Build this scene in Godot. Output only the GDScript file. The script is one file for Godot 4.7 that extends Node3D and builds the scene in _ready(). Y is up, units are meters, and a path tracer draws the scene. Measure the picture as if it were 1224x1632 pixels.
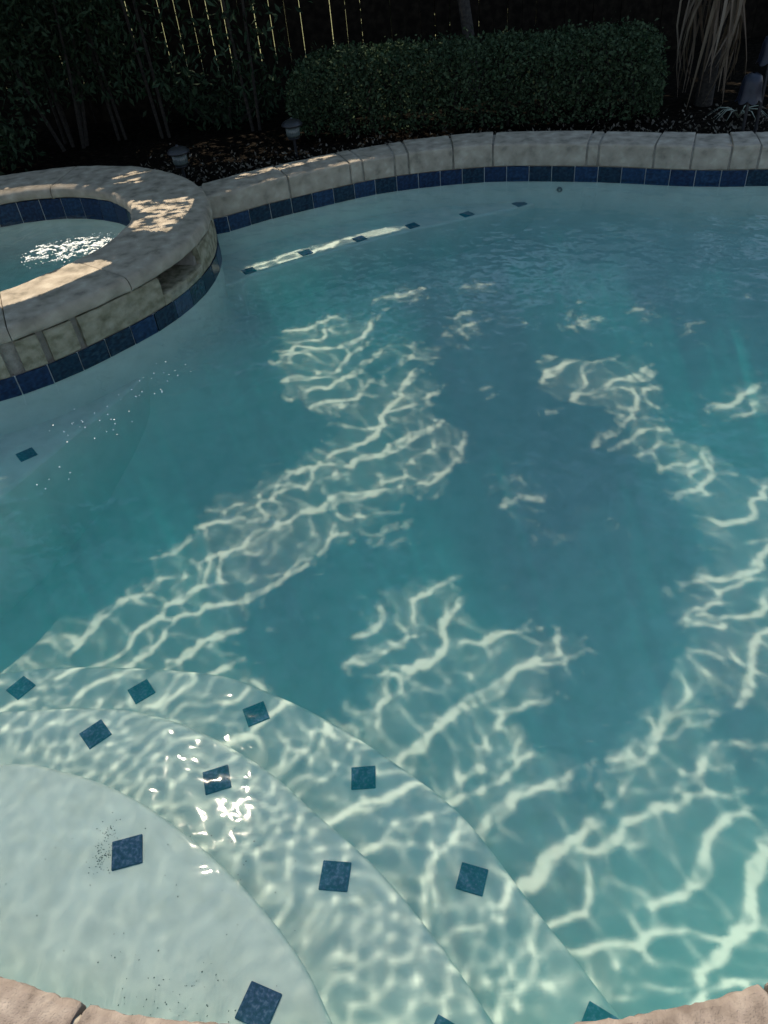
extends Node3D
# A garden pool with a raised round spa, seen from its near edge. y = 0 is the lower edge of the waterline tiles; the water stands at WATER.

const SUN := Vector3(-0.234, 0.837, -0.494)
const WATER := 0.025
const SPA := Vector2(-2.1, -4.6)
const SPA_WATER := 0.2
const SPA_TOP := 0.34
const STEP_C := Vector2(-1.25, -0.35)

var rng := RandomNumberGenerator.new()
var bump := FastNoiseLite.new()
var taken := {}
var M := {}
var outline := PackedVector2Array()      # inner face of the pool wall
var spa_path := {}
var rest_path := {}
var step_r := []

# ---------------------------------------------------------------- helpers
func lin(r: float, g: float, b: float, a := 1.0) -> Color:
	var c := Color(r, g, b).linear_to_srgb()
	c.a = a
	return c

func numbered(called: String) -> String:
	if not taken.has(called):
		taken[called] = 0
		return called
	taken[called] += 1
	return "%s_%03d" % [called, taken[called]]

func thing(called: String, label: String, category: String, at := Vector3.ZERO, group := "") -> Node3D:
	var o := Node3D.new()
	o.name = numbered(called)
	add_child(o)
	o.position = at
	tag(o, label, category, group)
	return o

func tag(o: Node, label: String, category: String, group := "") -> void:
	o.set_meta("label", label)
	o.set_meta("category", category)
	if group != "":
		o.set_meta("group", group)

func structure(called: String) -> Node3D:
	var o := Node3D.new()
	o.name = numbered(called)
	add_child(o)
	o.set_meta("kind", "structure")
	return o

func part(called: String, mesh: Mesh, m: Material, parent: Node, at := Transform3D()) -> MeshInstance3D:
	var o := MeshInstance3D.new()
	o.name = called if parent != self else numbered(called)
	o.mesh = mesh
	o.material_override = m
	o.transform = at
	parent.add_child(o, true)
	return o

func array_mesh(v: PackedVector3Array, n: PackedVector3Array, idx: PackedInt32Array, colors := PackedColorArray(), uv := PackedVector2Array()) -> ArrayMesh:
	var a := []
	a.resize(Mesh.ARRAY_MAX)
	a[Mesh.ARRAY_VERTEX] = v
	if n.size():
		a[Mesh.ARRAY_NORMAL] = n
	if colors.size():
		a[Mesh.ARRAY_COLOR] = colors
	if uv.size():
		a[Mesh.ARRAY_TEX_UV] = uv
	a[Mesh.ARRAY_INDEX] = idx
	var m := ArrayMesh.new()
	m.add_surface_from_arrays(Mesh.PRIMITIVE_TRIANGLES, a)
	return m

# a grid of ni x nj points; outward normal = di x dj
func grid(p: PackedVector3Array, ni: int, nj: int, wrap_i := false, wrap_j := false, flip := false, caps := false) -> ArrayMesh:
	var n := PackedVector3Array()
	n.resize(p.size())
	for i in ni:
		for j in nj:
			var i0: int = (i + ni - 1) % ni if wrap_i else maxi(i - 1, 0)
			var i1: int = (i + 1) % ni if wrap_i else mini(i + 1, ni - 1)
			var j0: int = (j + nj - 1) % nj if wrap_j else maxi(j - 1, 0)
			var j1: int = (j + 1) % nj if wrap_j else mini(j + 1, nj - 1)
			var c := (p[i1 * nj + j] - p[i0 * nj + j]).cross(p[i * nj + j1] - p[i * nj + j0])
			c = c.normalized() if c.length_squared() > 1e-18 else Vector3.UP
			n[i * nj + j] = -c if flip else c
	var idx := PackedInt32Array()
	for i in (ni if wrap_i else ni - 1):
		for j in (nj if wrap_j else nj - 1):
			var a := i * nj + j
			var b := i * nj + (j + 1) % nj
			var c2 := ((i + 1) % ni) * nj + (j + 1) % nj
			var d := ((i + 1) % ni) * nj + j
			idx.append_array(PackedInt32Array([a, c2, b, a, d, c2] if flip else [a, b, c2, a, c2, d]))
	if caps:
		for e in [0, ni - 1]:
			var mid := Vector3.ZERO
			for j in nj:
				mid += p[e * nj + j] / nj
			var q: int = p.size()
			var nn := (p[e * nj + 1] - mid).cross(p[e * nj] - mid).normalized()
			var away := mid - (p[(ni / 2) * nj])
			if nn.dot(away) < 0:
				nn = -nn
			for j in nj:
				p.append(p[e * nj + j])
				n.append(nn)
			p.append(mid)
			n.append(nn)
			for j in nj:
				var x := q + j
				var y := q + (j + 1) % nj
				var out := -(p[x] - mid).cross(p[y] - mid)
				idx.append_array(PackedInt32Array([q + nj, x, y] if out.dot(nn) > 0 else [q + nj, y, x]))
	return array_mesh(p, n, idx)

func tri_out(st: SurfaceTool, a: Vector3, b: Vector3, c: Vector3, out: Vector3) -> void:
	if (c - a).cross(b - a).dot(out) < 0:
		var t := b
		b = c
		c = t
	for v in [a, b, c]:
		st.add_vertex(v)

# a box with chamfered edges
func box(size: Vector3, c: float) -> ArrayMesh:
	var st := SurfaceTool.new()
	st.begin(Mesh.PRIMITIVE_TRIANGLES)
	st.set_smooth_group(-1)
	var h := size / 2
	var at := func(s: Vector3, axis: int) -> Vector3:
		var v := Vector3.ZERO
		for k in 3:
			v[k] = s[k] * (h[k] if k == axis else h[k] - c)
		return v
	for a in 3:
		var b := (a + 1) % 3
		var d := (a + 2) % 3
		for sa in [-1.0, 1.0]:
			var q := []
			for k in [[-1, -1], [1, -1], [1, 1], [-1, 1]]:
				var s := Vector3.ZERO
				s[a] = sa
				s[b] = k[0]
				s[d] = k[1]
				q.append(at.call(s, a))
			var o := Vector3.ZERO
			o[a] = sa
			tri_out(st, q[0], q[1], q[2], o)
			tri_out(st, q[0], q[2], q[3], o)
			for sb in [-1.0, 1.0]:
				var s0 := Vector3.ZERO
				s0[a] = sa
				s0[b] = sb
				var s1 := s0
				s0[d] = -1
				s1[d] = 1
				var o2 := Vector3.ZERO
				o2[a] = sa
				o2[b] = sb
				tri_out(st, at.call(s0, a), at.call(s1, a), at.call(s1, b), o2)
				tri_out(st, at.call(s0, a), at.call(s1, b), at.call(s0, b), o2)
	for sx in [-1.0, 1.0]:
		for sy in [-1.0, 1.0]:
			for sz in [-1.0, 1.0]:
				var s := Vector3(sx, sy, sz)
				tri_out(st, at.call(s, 0), at.call(s, 1), at.call(s, 2), s)
	st.generate_normals()
	return st.commit()

func tube(pts: Array, radii: Array, sides := 8) -> ArrayMesh:
	var p := PackedVector3Array()
	for i in pts.size():
		var a: Vector3 = pts[maxi(i - 1, 0)]
		var b: Vector3 = pts[mini(i + 1, pts.size() - 1)]
		var d := (b - a).normalized()
		var u := d.cross(Vector3(0.3, 0.1, 1).normalized()).normalized()
		var w := d.cross(u)
		for j in sides:
			var t := TAU * j / sides
			p.append(pts[i] + (u * cos(t) + w * sin(t)) * radii[i])
	return grid(p, pts.size(), sides, false, true, false, true)

func lathe(prof: Array, sides := 24, ribs := 0, rib := 0.0) -> ArrayMesh:
	var p := PackedVector3Array()
	for q in prof:
		for j in sides:
			var t := TAU * j / sides
			var r: float = q.x + (rib * cos(t * ribs) if ribs else 0.0)
			p.append(Vector3(cos(t) * r, q.y, sin(t) * r))
	return grid(p, prof.size(), sides, false, true, true)

# four-sided leaves, each with its own tilt and tint
func leaves(pos: PackedVector3Array, size: float, vary: float, aspect: float, dark: Color, light: Color, droop := 0.0) -> ArrayMesh:
	var v := PackedVector3Array()
	var c := PackedColorArray()
	var idx := PackedInt32Array()
	for p in pos:
		var along := Vector3(rng.randf_range(-1, 1), rng.randf_range(-1, 1) - droop, rng.randf_range(-1, 1)).normalized()
		var side := along.cross(Vector3(rng.randf_range(-1, 1), rng.randf_range(-1, 1), rng.randf_range(-1, 1))).normalized()
		var s := size * (1.0 + rng.randf_range(-vary, vary))
		var up := along.cross(side) * s * 0.08
		var at := v.size()
		v.append(p)
		v.append(p + along * s * 0.45 + side * s * aspect * 0.5 - up)
		v.append(p + along * s)
		v.append(p + along * s * 0.45 - side * s * aspect * 0.5 - up)
		var k := dark.lerp(light, rng.randf())
		for q in 4:
			c.append(k)
		idx.append_array(PackedInt32Array([at, at + 1, at + 2, at, at + 2, at + 3]))
	return array_mesh(v, PackedVector3Array(), idx, c)

func noise_tex(freq: float, octaves: int, ramp: Array, size := 512, kind := FastNoiseLite.TYPE_SIMPLEX_SMOOTH, seed_ := 1) -> NoiseTexture2D:
	var f := FastNoiseLite.new()
	f.noise_type = kind
	f.frequency = freq
	f.fractal_octaves = octaves
	f.seed = seed_
	var t := NoiseTexture2D.new()
	t.width = size
	t.height = size
	t.seamless = true
	t.noise = f
	if ramp.size():
		var g := Gradient.new()
		g.offsets = PackedFloat32Array(range(ramp.size()).map(func(k): return ramp[k][0]))
		g.colors = PackedColorArray(ramp.map(func(k): return k[1]))
		t.color_ramp = g
	return t

func surface(tex: Texture2D, scale: float, rough: float, relief: Texture2D = null, depth := 0.0, spec := 0.5) -> StandardMaterial3D:
	var m := StandardMaterial3D.new()
	m.albedo_texture = tex
	m.uv1_triplanar = true
	m.uv1_world_triplanar = true
	m.uv1_scale = Vector3.ONE * scale
	m.roughness = rough
	m.metallic_specular = spec
	if relief:
		m.heightmap_enabled = true
		m.heightmap_texture = relief
		m.heightmap_scale = depth
	return m

func plain(c: Color, rough := 0.8, metal := 0.0) -> StandardMaterial3D:
	var m := StandardMaterial3D.new()
	m.albedo_color = c
	m.roughness = rough
	m.metallic = metal
	return m

func foliage_mat(through: Color) -> StandardMaterial3D:
	var m := StandardMaterial3D.new()
	m.vertex_color_use_as_albedo = true
	m.roughness = 0.7
	m.metallic_specular = 0.15
	m.cull_mode = BaseMaterial3D.CULL_DISABLED
	m.backlight_enabled = true
	m.backlight = through
	return m

func smooth_line(p: Array, closed := false, each := 8) -> PackedVector2Array:
	var out := PackedVector2Array()
	var n := p.size()
	for i in (n if closed else n - 1):
		var a: Vector2 = p[(i - 1 + n) % n] if closed or i > 0 else p[0] * 2 - p[1]
		var b: Vector2 = p[i]
		var c: Vector2 = p[(i + 1) % n]
		var d: Vector2 = p[(i + 2) % n] if closed or i < n - 2 else p[n - 1] * 2 - p[n - 2]
		for k in each:
			out.append(b.cubic_interpolate(c, a, d, float(k) / each))
	if not closed:
		out.append(p[n - 1])
	return out

# a line with its length, so that stones and tiles can be laid along it; side = +1 where the bank lies on the right
func make_path(p: PackedVector2Array) -> Dictionary:
	var s := PackedFloat32Array([0.0])
	for i in range(1, p.size()):
		s.append(s[i - 1] + p[i].distance_to(p[i - 1]))
	return {"p": p, "s": s, "long": s[s.size() - 1]}

func along(path: Dictionary, s: float) -> Array:
	var S: PackedFloat32Array = path.s
	var P: PackedVector2Array = path.p
	var k := clampi(S.bsearch(s) - 1, 0, P.size() - 2)
	var t := (s - S[k]) / maxf(S[k + 1] - S[k], 1e-6)
	var d := (P[mini(k + 2, P.size() - 1)] - P[maxi(k - 1, 0)]).normalized()
	return [P[k].lerp(P[k + 1], t), Vector2(d.y, -d.x)]      # point, normal towards the bank

func nearest_s(path: Dictionary, q: Vector2) -> float:
	var best := 0
	for i in path.p.size():
		if path.p[i].distance_squared_to(q) < path.p[best].distance_squared_to(q):
			best = i
	return path.s[best]

# one block of stone laid along a path: prof = closed loop of (offset from the path, height)
func stone(path: Dictionary, s0: float, s1: float, prof: Array, rough: float, step := 0.03) -> ArrayMesh:
	var n := maxi(int((s1 - s0) / step), 3)
	var mid := Vector2.ZERO
	for q in prof:
		mid += q / prof.size()
	var rows := []
	rows.append([s0, 0.97])
	for i in n + 1:
		rows.append([lerpf(s0 + 0.004, s1 - 0.004, float(i) / n), 1.0])
	rows.append([s1, 0.97])
	var p := PackedVector3Array()
	for r in rows:
		var f := along(path, r[0])
		for q in prof:
			var o: Vector2 = mid + (q - mid) * r[1]
			var w := Vector3(f[0].x + f[1].x * o.x, o.y, f[0].y + f[1].y * o.x)
			var d := bump.get_noise_3dv(w * 6.0) * 0.35 + bump.get_noise_3dv(w * 34.0) * 0.5
			var e := bump.get_noise_3dv(w * 6.0 + Vector3(40, 7, 3)) * 0.6 + bump.get_noise_3dv(w * 30.0 + Vector3(40, 7, 3)) * 0.4
			p.append(w + Vector3(f[1].x, 0, f[1].y) * d * rough + Vector3.UP * e * rough * 0.6)
	return chiselled(grid(p, rows.size(), prof.size(), false, true, true, true))

# the same mesh with every face flat, as split stone breaks
func chiselled(m: ArrayMesh) -> ArrayMesh:
	var a := m.surface_get_arrays(0)
	return array_mesh(a[Mesh.ARRAY_VERTEX], PackedVector3Array(), a[Mesh.ARRAY_INDEX])

# ---------------------------------------------------------------- shape of the place
func spa_out(th: float) -> float:
	return 1.272 + 0.10 * smoothstep(0.75, 1.45, th) * (1.0 - smoothstep(2.2, 3.0, th))

func spa_in(th: float) -> float:
	return 0.815 + 0.09 * smoothstep(0.75, 1.45, th) * (1.0 - smoothstep(2.2, 3.0, th))

func on_spa(th: float, r: float, y: float) -> Vector3:
	return Vector3(SPA.x + cos(th) * r, y, SPA.y + sin(th) * r)

func step_radius(k: int, th: float) -> float:
	var a: Array = step_r[k]
	if th <= a[0].x:
		return a[0].y
	for i in range(1, a.size()):
		if th < a[i].x:
			return lerpf(a[i - 1].y, a[i].y, (th - a[i - 1].x) / (a[i].x - a[i - 1].x))
	return a[a.size() - 1].y

func floor_y(z: float) -> float:
	return lerpf(-0.70, -0.40, smoothstep(-2.2, -5.2, z))

func pool_depth(x: float, z: float) -> float:
	var d := Vector2(x, z) - STEP_C
	var r := d.length()
	var th := atan2(d.y, d.x)
	for k in 3:
		if r < step_radius(k, th):
			return [-0.12, -0.30, -0.48][k]
	return floor_y(z)

var bench_edge := []

func receiver(x: float, z: float) -> float:
	var q := Vector2(x, z)
	var d := q - SPA
	var th := atan2(d.y, d.x)
	var r := d.length()
	if r < spa_in(th):
		return SPA_WATER
	if r < spa_out(th):
		return SPA_TOP
	if Geometry2D.is_point_in_polygon(q, outline_coarse if z < -1.5 else outline_inner):
		if Geometry2D.is_point_in_polygon(q, bench_poly):
			return -0.15
		return pool_depth(x, z)
	return 0.245 if z < -4.0 else 0.15

var outline_coarse := PackedVector2Array()
var bench_poly := PackedVector2Array()
var outline_inner := PackedVector2Array()

func poly(a: Array) -> PackedVector2Array:
	var p := PackedVector2Array()
	for i in range(0, a.size(), 2):
		p.append(Vector2(a[i], a[i + 1]))
	return p

func V(x: float, z: float) -> Vector2:
	return Vector2(x, z)

# ---------------------------------------------------------------- the scene
func _ready() -> void:
	rng.seed = 7
	bump.seed = 3
	bump.frequency = 1.0
	camera_and_light()
	materials()
	layout()
	ground()
	pool()
	water()
	spa()
	copings()
	trees()
	canopy()
	fence()
	hedge()
	planting()
	lamps()
	debris()

func camera_and_light() -> void:
	var cam := Camera3D.new()
	cam.name = "camera"
	cam.fov = 67.3
	cam.near = 0.05
	cam.far = 400
	add_child(cam)
	cam.transform = Transform3D(Basis(Vector3(0.9936, -0.0861, 0.0735), Vector3(0.1132, 0.7555, -0.6453), Vector3(0, 0.6494, 0.7604)).orthonormalized(), Vector3(0, 1.83, 0))
	cam.current = true
	var sky := ProceduralSkyMaterial.new()
	sky.sky_top_color = Color(0.45, 0.545, 0.655)
	sky.sky_horizon_color = Color(0.76, 0.78, 0.79)
	sky.sky_curve = 0.12
	sky.ground_bottom_color = Color(0.2, 0.2, 0.18)
	sky.ground_horizon_color = Color(0.6, 0.65, 0.68)
	sky.sun_angle_max = 8.0
	var env := Environment.new()
	env.background_mode = Environment.BG_SKY
	env.sky = Sky.new()
	env.sky.sky_material = sky
	env.background_energy_multiplier = 1.0
	env.tonemap_mode = Environment.TONE_MAPPER_LINEAR
	env.tonemap_exposure = 1.7
	env.sdfgi_enabled = true
	env.ssao_enabled = true
	env.ssil_enabled = true
	env.volumetric_fog_enabled = true
	env.volumetric_fog_density = 0.0
	var we := WorldEnvironment.new()
	we.name = "environment"
	we.environment = env
	add_child(we)
	var sun := DirectionalLight3D.new()
	sun.name = "sun"
	sun.light_energy = 1.6
	sun.light_color = Color(1.0, 0.935, 0.83)
	sun.light_angular_distance = 0.25
	sun.shadow_enabled = true
	add_child(sun)
	sun.look_at_from_position(SUN * 10.0, Vector3.ZERO)

func materials() -> void:
	var grain := noise_tex(0.02, 5, [])
	var pits := noise_tex(0.11, 4, [[0.0, Color(0, 0, 0)], [0.34, Color(0.7, 0.7, 0.7)], [0.5, Color(0.9, 0.9, 0.9)], [1.0, Color(1, 1, 1)]], 1024, FastNoiseLite.TYPE_PERLIN, 12)
	var fine := noise_tex(0.06, 3, [], 512, FastNoiseLite.TYPE_SIMPLEX_SMOOTH, 5)
	M.plaster = surface(noise_tex(0.012, 5, [[0.0, lin(0.413, 0.494, 0.447)], [0.5, lin(0.480, 0.568, 0.520)], [1.0, lin(0.528, 0.625, 0.572)]]), 1.1, 0.7, null, 0.0, 0.2)
	M.stone = surface(noise_tex(0.006, 7, [[0.15, lin(0.20, 0.175, 0.14)], [0.35, lin(0.295, 0.255, 0.205)], [0.5, lin(0.335, 0.29, 0.235)], [0.65, lin(0.37, 0.32, 0.26)], [0.88, lin(0.45, 0.40, 0.33)]], 1024), 1.3, 0.85, pits, 0.18, 0.3)
	M.warm_stone = surface(noise_tex(0.006, 7, [[0.15, lin(0.115, 0.095, 0.085)], [0.35, lin(0.165, 0.14, 0.125)], [0.5, lin(0.195, 0.165, 0.15)], [0.65, lin(0.22, 0.19, 0.17)], [0.88, lin(0.28, 0.245, 0.22)]], 1024, FastNoiseLite.TYPE_SIMPLEX_SMOOTH, 21), 2.2, 0.9, pits, 0.2, 0.25)
	M.aged_stone = surface(noise_tex(0.007, 7, [[0.1, lin(0.11, 0.10, 0.065)], [0.4, lin(0.21, 0.19, 0.13)], [0.6, lin(0.29, 0.26, 0.19)], [0.95, lin(0.37, 0.34, 0.27)]], 1024, FastNoiseLite.TYPE_SIMPLEX_SMOOTH, 9), 2.0, 0.85, pits, 0.16, 0.3)
	M.mortar = surface(noise_tex(0.03, 4, [[0.2, lin(0.20, 0.18, 0.15)], [0.8, lin(0.32, 0.29, 0.25)]], 256), 2.0, 0.95, fine, 0.4)
	M.grout = surface(noise_tex(0.03, 4, [[0.2, lin(0.52, 0.54, 0.53)], [0.8, lin(0.68, 0.69, 0.67)]], 256), 3.0, 0.9)
	M.tile = surface(noise_tex(0.012, 5, [[0.2, lin(0.006, 0.014, 0.036)], [0.45, lin(0.007, 0.025, 0.068)], [0.6, lin(0.011, 0.040, 0.097)], [0.85, lin(0.030, 0.064, 0.115)]]), 6.0, 0.3, null, 0.0, 0.35)
	M.tiles = [M.tile]
	for k in 2:
		var other: StandardMaterial3D = M.tile.duplicate()
		other.albedo_color = [Color(0.82, 0.86, 0.92), Color(1.0, 0.93, 0.82)][k]
		other.uv1_offset = Vector3(0.37 * (k + 1), 0.21, 0.53)
		other.roughness = [0.38, 0.22][k]
		M.tiles.append(other)
	M.trim = surface(noise_tex(0.02, 5, [[0.2, lin(0.014, 0.026, 0.06)], [0.5, lin(0.022, 0.042, 0.095)], [0.65, lin(0.035, 0.062, 0.13)], [0.85, lin(0.08, 0.115, 0.19)]], 512, FastNoiseLite.TYPE_SIMPLEX_SMOOTH, 4), 7.0, 0.8, null, 0.0, 0.12)
	M.soil = surface(noise_tex(0.03, 5, [[0.2, lin(0.003, 0.0025, 0.002)], [0.6, lin(0.010, 0.008, 0.006)], [0.9, lin(0.03, 0.024, 0.018)]], 512, FastNoiseLite.TYPE_CELLULAR), 1.5, 0.95, fine, 1.0, 0.1)
	M.lawn = surface(noise_tex(0.02, 4, [[0.2, lin(0.12, 0.14, 0.05)], [0.8, lin(0.24, 0.24, 0.11)]]), 0.6, 0.9)
	M.wood = surface(noise_tex(0.02, 4, [[0.2, lin(0.006, 0.005, 0.004)], [0.8, lin(0.018, 0.014, 0.010)]]), 1.0, 0.9, null, 0.0, 0.15)
	M.bark = surface(noise_tex(0.03, 4, [[0.2, lin(0.014, 0.011, 0.009)], [0.8, lin(0.045, 0.037, 0.028)]]), 2.0, 0.95, grain, 1.0)
	M.leaf = foliage_mat(Color(0.16, 0.24, 0.06))
	M.dry = foliage_mat(Color(0.2, 0.15, 0.08))
	M.bronze = plain(lin(0.05, 0.05, 0.055), 0.45, 0.6)
	M.lamp_glass = plain(lin(0.10, 0.12, 0.115), 0.2)
	M.blue_metal = plain(lin(0.010, 0.013, 0.026), 0.4, 0.2)
	M.foam = plain(lin(0.85, 0.88, 0.88), 0.25)
	M.water = StandardMaterial3D.new()
	M.water.albedo_color = Color(0.1, 0.4, 0.42, 0.0)
	M.water.transparency = BaseMaterial3D.TRANSPARENCY_ALPHA
	M.water.roughness = 0.03
	M.water.metallic_specular = 0.42

func layout() -> void:
	var arc := PackedVector2Array()
	for i in 61:
		var th := lerpf(1.72, -0.46, i / 60.0)
		var w := on_spa(th, spa_out(th), 0)
		arc.append(Vector2(w.x, w.z))
	spa_path = make_path(arc)
	var corner: Vector2 = arc[60]
	var first: Vector2 = arc[0]
	var rest := smooth_line([corner, V(-0.824, -5.188), V(-0.56, -5.327), V(-0.285, -5.435), V(0, -5.535), V(0.257, -5.600), V(0.652, -5.617), V(1.089, -5.56), V(1.691, -5.332), V(2.168, -5.085), V(2.46, -4.97), V(2.676, -4.907), V(3.0, -4.75), V(3.35, -4.3), V(3.45, -3.6), V(3.3, -2.8), V(2.8, -1.9), V(2.2, -1.2), V(1.6, -0.78), V(1.1, -0.56), V(0.62, -0.45), V(0.3, -0.42), V(0, -0.43), V(-0.3, -0.47), V(-0.576, -0.51), V(-0.8, -0.58), V(-1.1, -0.7), V(-1.6, -1.0), V(-2.0, -1.5), V(-2.2, -2.2), V(-2.3, -2.8), first])
	rest_path = make_path(rest)
	outline = arc.duplicate()
	for i in range(1, rest.size() - 1):
		outline.append(rest[i])
	for i in range(0, outline.size(), 4):
		outline_coarse.append(outline[i])
	outline_inner = Geometry2D.offset_polygon(outline_coarse, -0.05)[0]
	for line in [
		[-1.6, -1.30, -1.224, -1.345, -1.02, -1.297, -0.817, -1.199, -0.62, -1.05, -0.44, -0.874, -0.312, -0.709, -0.241, -0.571],
		[-1.398, -1.682, -1.108, -1.656, -0.917, -1.617, -0.702, -1.519, -0.464, -1.346, -0.307, -1.181, -0.132, -0.993, 0.016, -0.781, 0.126, -0.586],
		[-1.573, -2.009, -1.272, -1.997, -0.74, -1.891, -0.47, -1.752, -0.243, -1.587, -0.037, -1.401, 0.143, -1.202, 0.297, -0.918, 0.394, -0.744, 0.468, -0.603]]:
		var tab := []
		for q in smooth_line(Array(poly(line)), false, 6):
			var d: Vector2 = q - STEP_C
			tab.append(Vector2(atan2(d.y, d.x), d.length()))
		step_r.append(tab)
	bench_edge = [V(-0.86, -4.66), V(-0.751, -4.726), V(-0.686, -4.776), V(-0.323, -4.956), V(0.041, -5.108), V(0.412, -5.247), V(0.803, -5.34), V(1.195, -5.453), V(1.42, -5.52), V(1.6, -5.62)]
	bench_poly = smooth_line(bench_edge, false, 3)
	for q in [V(1.6, -6), V(-1.2, -6), V(-1.2, -4.66)]:
		bench_poly.append(q)

func ground() -> void:
	# planting bed and garden round the pool, one sheet out to the horizon
	var bound := PackedVector2Array()
	for i in range(0, rest_path.p.size() - 1):
		bound.append(rest_path.p[i])
	for i in 70:
		var th := lerpf(1.72, TAU - 0.46, i / 70.0)
		var w := on_spa(th, spa_out(th) - 0.1, 0)
		bound.append(Vector2(w.x, w.z))
	var n := bound.size()
	var p := PackedVector3Array()
	var rings := [0.16, 0.5, 1.2, 2.5, 5.0, 10.0, 25.0, 80.0, 200.0]
	var c := Vector2(0.4, -2.9)
	for i in n:
		for r in rings:
			var d := (bound[i] - c).normalized()
			var q: Vector2 = bound[i] + d * r
			var y := 0.10 + (0.03 * bump.get_noise_2d(q.x * 1.5, q.y * 1.5) if r > 0.2 and r < 12 else 0.0)
			p.append(Vector3(q.x, y, q.y))
	var g := part("ground", grid(p, n, rings.size(), true, false, false), M.soil, self)
	g.set_meta("kind", "structure")
	var lw := PackedVector3Array()
	for i in 9:
		for j in 9:
			lw.append(Vector3(-60 + 15 * i, 0.16, -9.6 - 8.0 * j))
	var l := part("lawn", grid(lw, 9, 9, false, false, true), M.lawn, self)
	l.set_meta("kind", "structure")
	# paving on the side of the camera
	var pv := PackedVector3Array()
	for i in 9:
		for j in 5:
			pv.append(Vector3(-5 + 1.25 * i, 0.145, 0.05 + 1.2 * j))
	var pt := part("patio", grid(pv, 9, 5, false, false, true), M.stone, self)
	pt.set_meta("kind", "structure")

func pool() -> void:
	var basin := structure("pool_basin")
	# shell
	var c := Vector2(0.5, -2.9)
	var rows := [[0, 0.09], [0, 0.0], [0, -0.1], [0, -0.2], [0.004, -0.28], [0.02, 0.35], [0.04, 0.55], [0.07, 0.72], [0.11, 0.86], [0.16, 0.95], [0.22, 1.0], [0.35, 1], [0.5, 1], [0.7, 1], [0.9, 1], [0.9999, 1]]
	var p := PackedVector3Array()
	for q in outline:
		for k in rows.size():
			var w := q.lerp(c, rows[k][0])
			var y: float = rows[k][1] if k < 5 else lerpf(-0.28, floor_y(w.y), rows[k][1])
			p.append(Vector3(w.x, y, w.y))
	part("shell", grid(p, outline.size(), rows.size(), true, false, true), M.plaster, basin)
	# round steps
	var tile := box(Vector3(0.08, 0.008, 0.08), 0.0015)
	var trims := [
		[V(-0.779, -1.019), V(-0.408, -0.622)],
		[V(-1.033, -1.533), V(-0.608, -1.314), V(-0.248, -0.977), V(0.004, -0.563)],
		[V(-1.462, -1.913), V(-0.982, -1.83), V(-0.54, -1.671), V(-0.167, -1.371), V(0.135, -1.005), V(0.395, -0.606)]]
	for k in 3:
		var top: float = [-0.12, -0.30, -0.48][k]
		var sp := PackedVector3Array()
		var n := 160
		var cols := [[-0.9, 0], [-0.5, 0], [-0.3, 0], [-0.1, 0], [-0.022, 0], [-0.012, -0.003], [-0.004, -0.010], [0, -0.022], [0.0, -0.08], [0.002, -0.25], [0.03, -0.4]]
		for i in n:
			var th := lerpf(-3.4, 0.7, i / float(n - 1))
			var r := step_radius(k, th)
			for q in cols:
				var rr := maxf(r + q[0], 0.02)
				sp.append(Vector3(STEP_C.x + cos(th) * rr, top + q[1], STEP_C.y + sin(th) * rr))
		var st := part("step", grid(sp, n, cols.size(), false, false, false), M.plaster, basin)
		st.set_meta("label", ["broad top shelf of the round pool steps", "second round pool step below the shelf", "lowest round pool step beside the deep floor"][k])
		for q in trims[k]:
			var th := atan2(q.y - STEP_C.y, q.x - STEP_C.x)
			part("trim_tile", tile, M.trim, st, Transform3D(Basis(Vector3.UP, -th - PI / 4 + rng.randf_range(-0.06, 0.06)), Vector3(q.x, top + 0.001, q.y)))
	# underwater benches
	for b in 2:
		var e: PackedVector2Array = smooth_line(bench_edge if b == 0 else [V(-2.1, -2.1), V(-1.85, -2.45), V(-1.677, -2.751), V(-1.467, -3.154), V(-1.239, -3.585), V(-1.1, -3.95)], false, 6)
		var back := Vector2(-0.25, -1.0) if b == 0 else Vector2(-1.0, -0.75)
		var top := -0.15 if b == 0 else -0.18
		var bp := PackedVector3Array()
		for q in e:
			for r in [[0.8, 0], [0.4, 0], [0.1, 0], [0.02, 0], [0.008, -0.004], [0.0, -0.016], [0.0, -0.1], [-0.006, -0.2], [-0.014, -0.4], [-0.03, -0.7]]:
				var w: Vector2 = q + back * r[0]
				bp.append(Vector3(w.x, top + r[1], w.y))
		var bn := part("bench", grid(bp, e.size(), 10, false, false, false), M.plaster, basin)
		bn.set_meta("label", ["underwater bench along the far wall", "underwater bench at the foot of the spa wall"][b])
		for q in ([V(-0.691, -4.856), V(-0.324, -5.052), V(0.045, -5.186), V(0.419, -5.316), V(0.814, -5.411), V(1.205, -5.501)] if b == 0 else [V(-1.646, -3.06)]):
			part("trim_tile", tile, M.trim, bn, Transform3D(Basis(Vector3.UP, 0.45 if b == 0 else 0.6), Vector3(q.x, top + 0.001, q.y)))
	# waterline tiles on the far wall, with their grout
	tile_band(basin, rest_path, 0.0, nearest_s(rest_path, V(3.3, -4.35)), 0.0, 0.10, 0.155)
	# return fitting under the far tiles
	var f := along(rest_path, nearest_s(rest_path, V(1.47, -5.42)))
	var ring := lathe([Vector2(0.007, 0.0), Vector2(0.008, 0.004), Vector2(0.013, 0.005), Vector2(0.017, 0.003), Vector2(0.019, 0.0)], 20)
	var face := Vector3(-f[1].x, 0, -f[1].y)
	part("return_fitting", ring, plain(lin(0.12, 0.14, 0.14), 0.5), basin, Transform3D(Basis(face.cross(Vector3.UP), face, face.cross(face.cross(Vector3.UP))), Vector3(f[0].x, -0.055, f[0].y) + face * 0.004))

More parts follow.
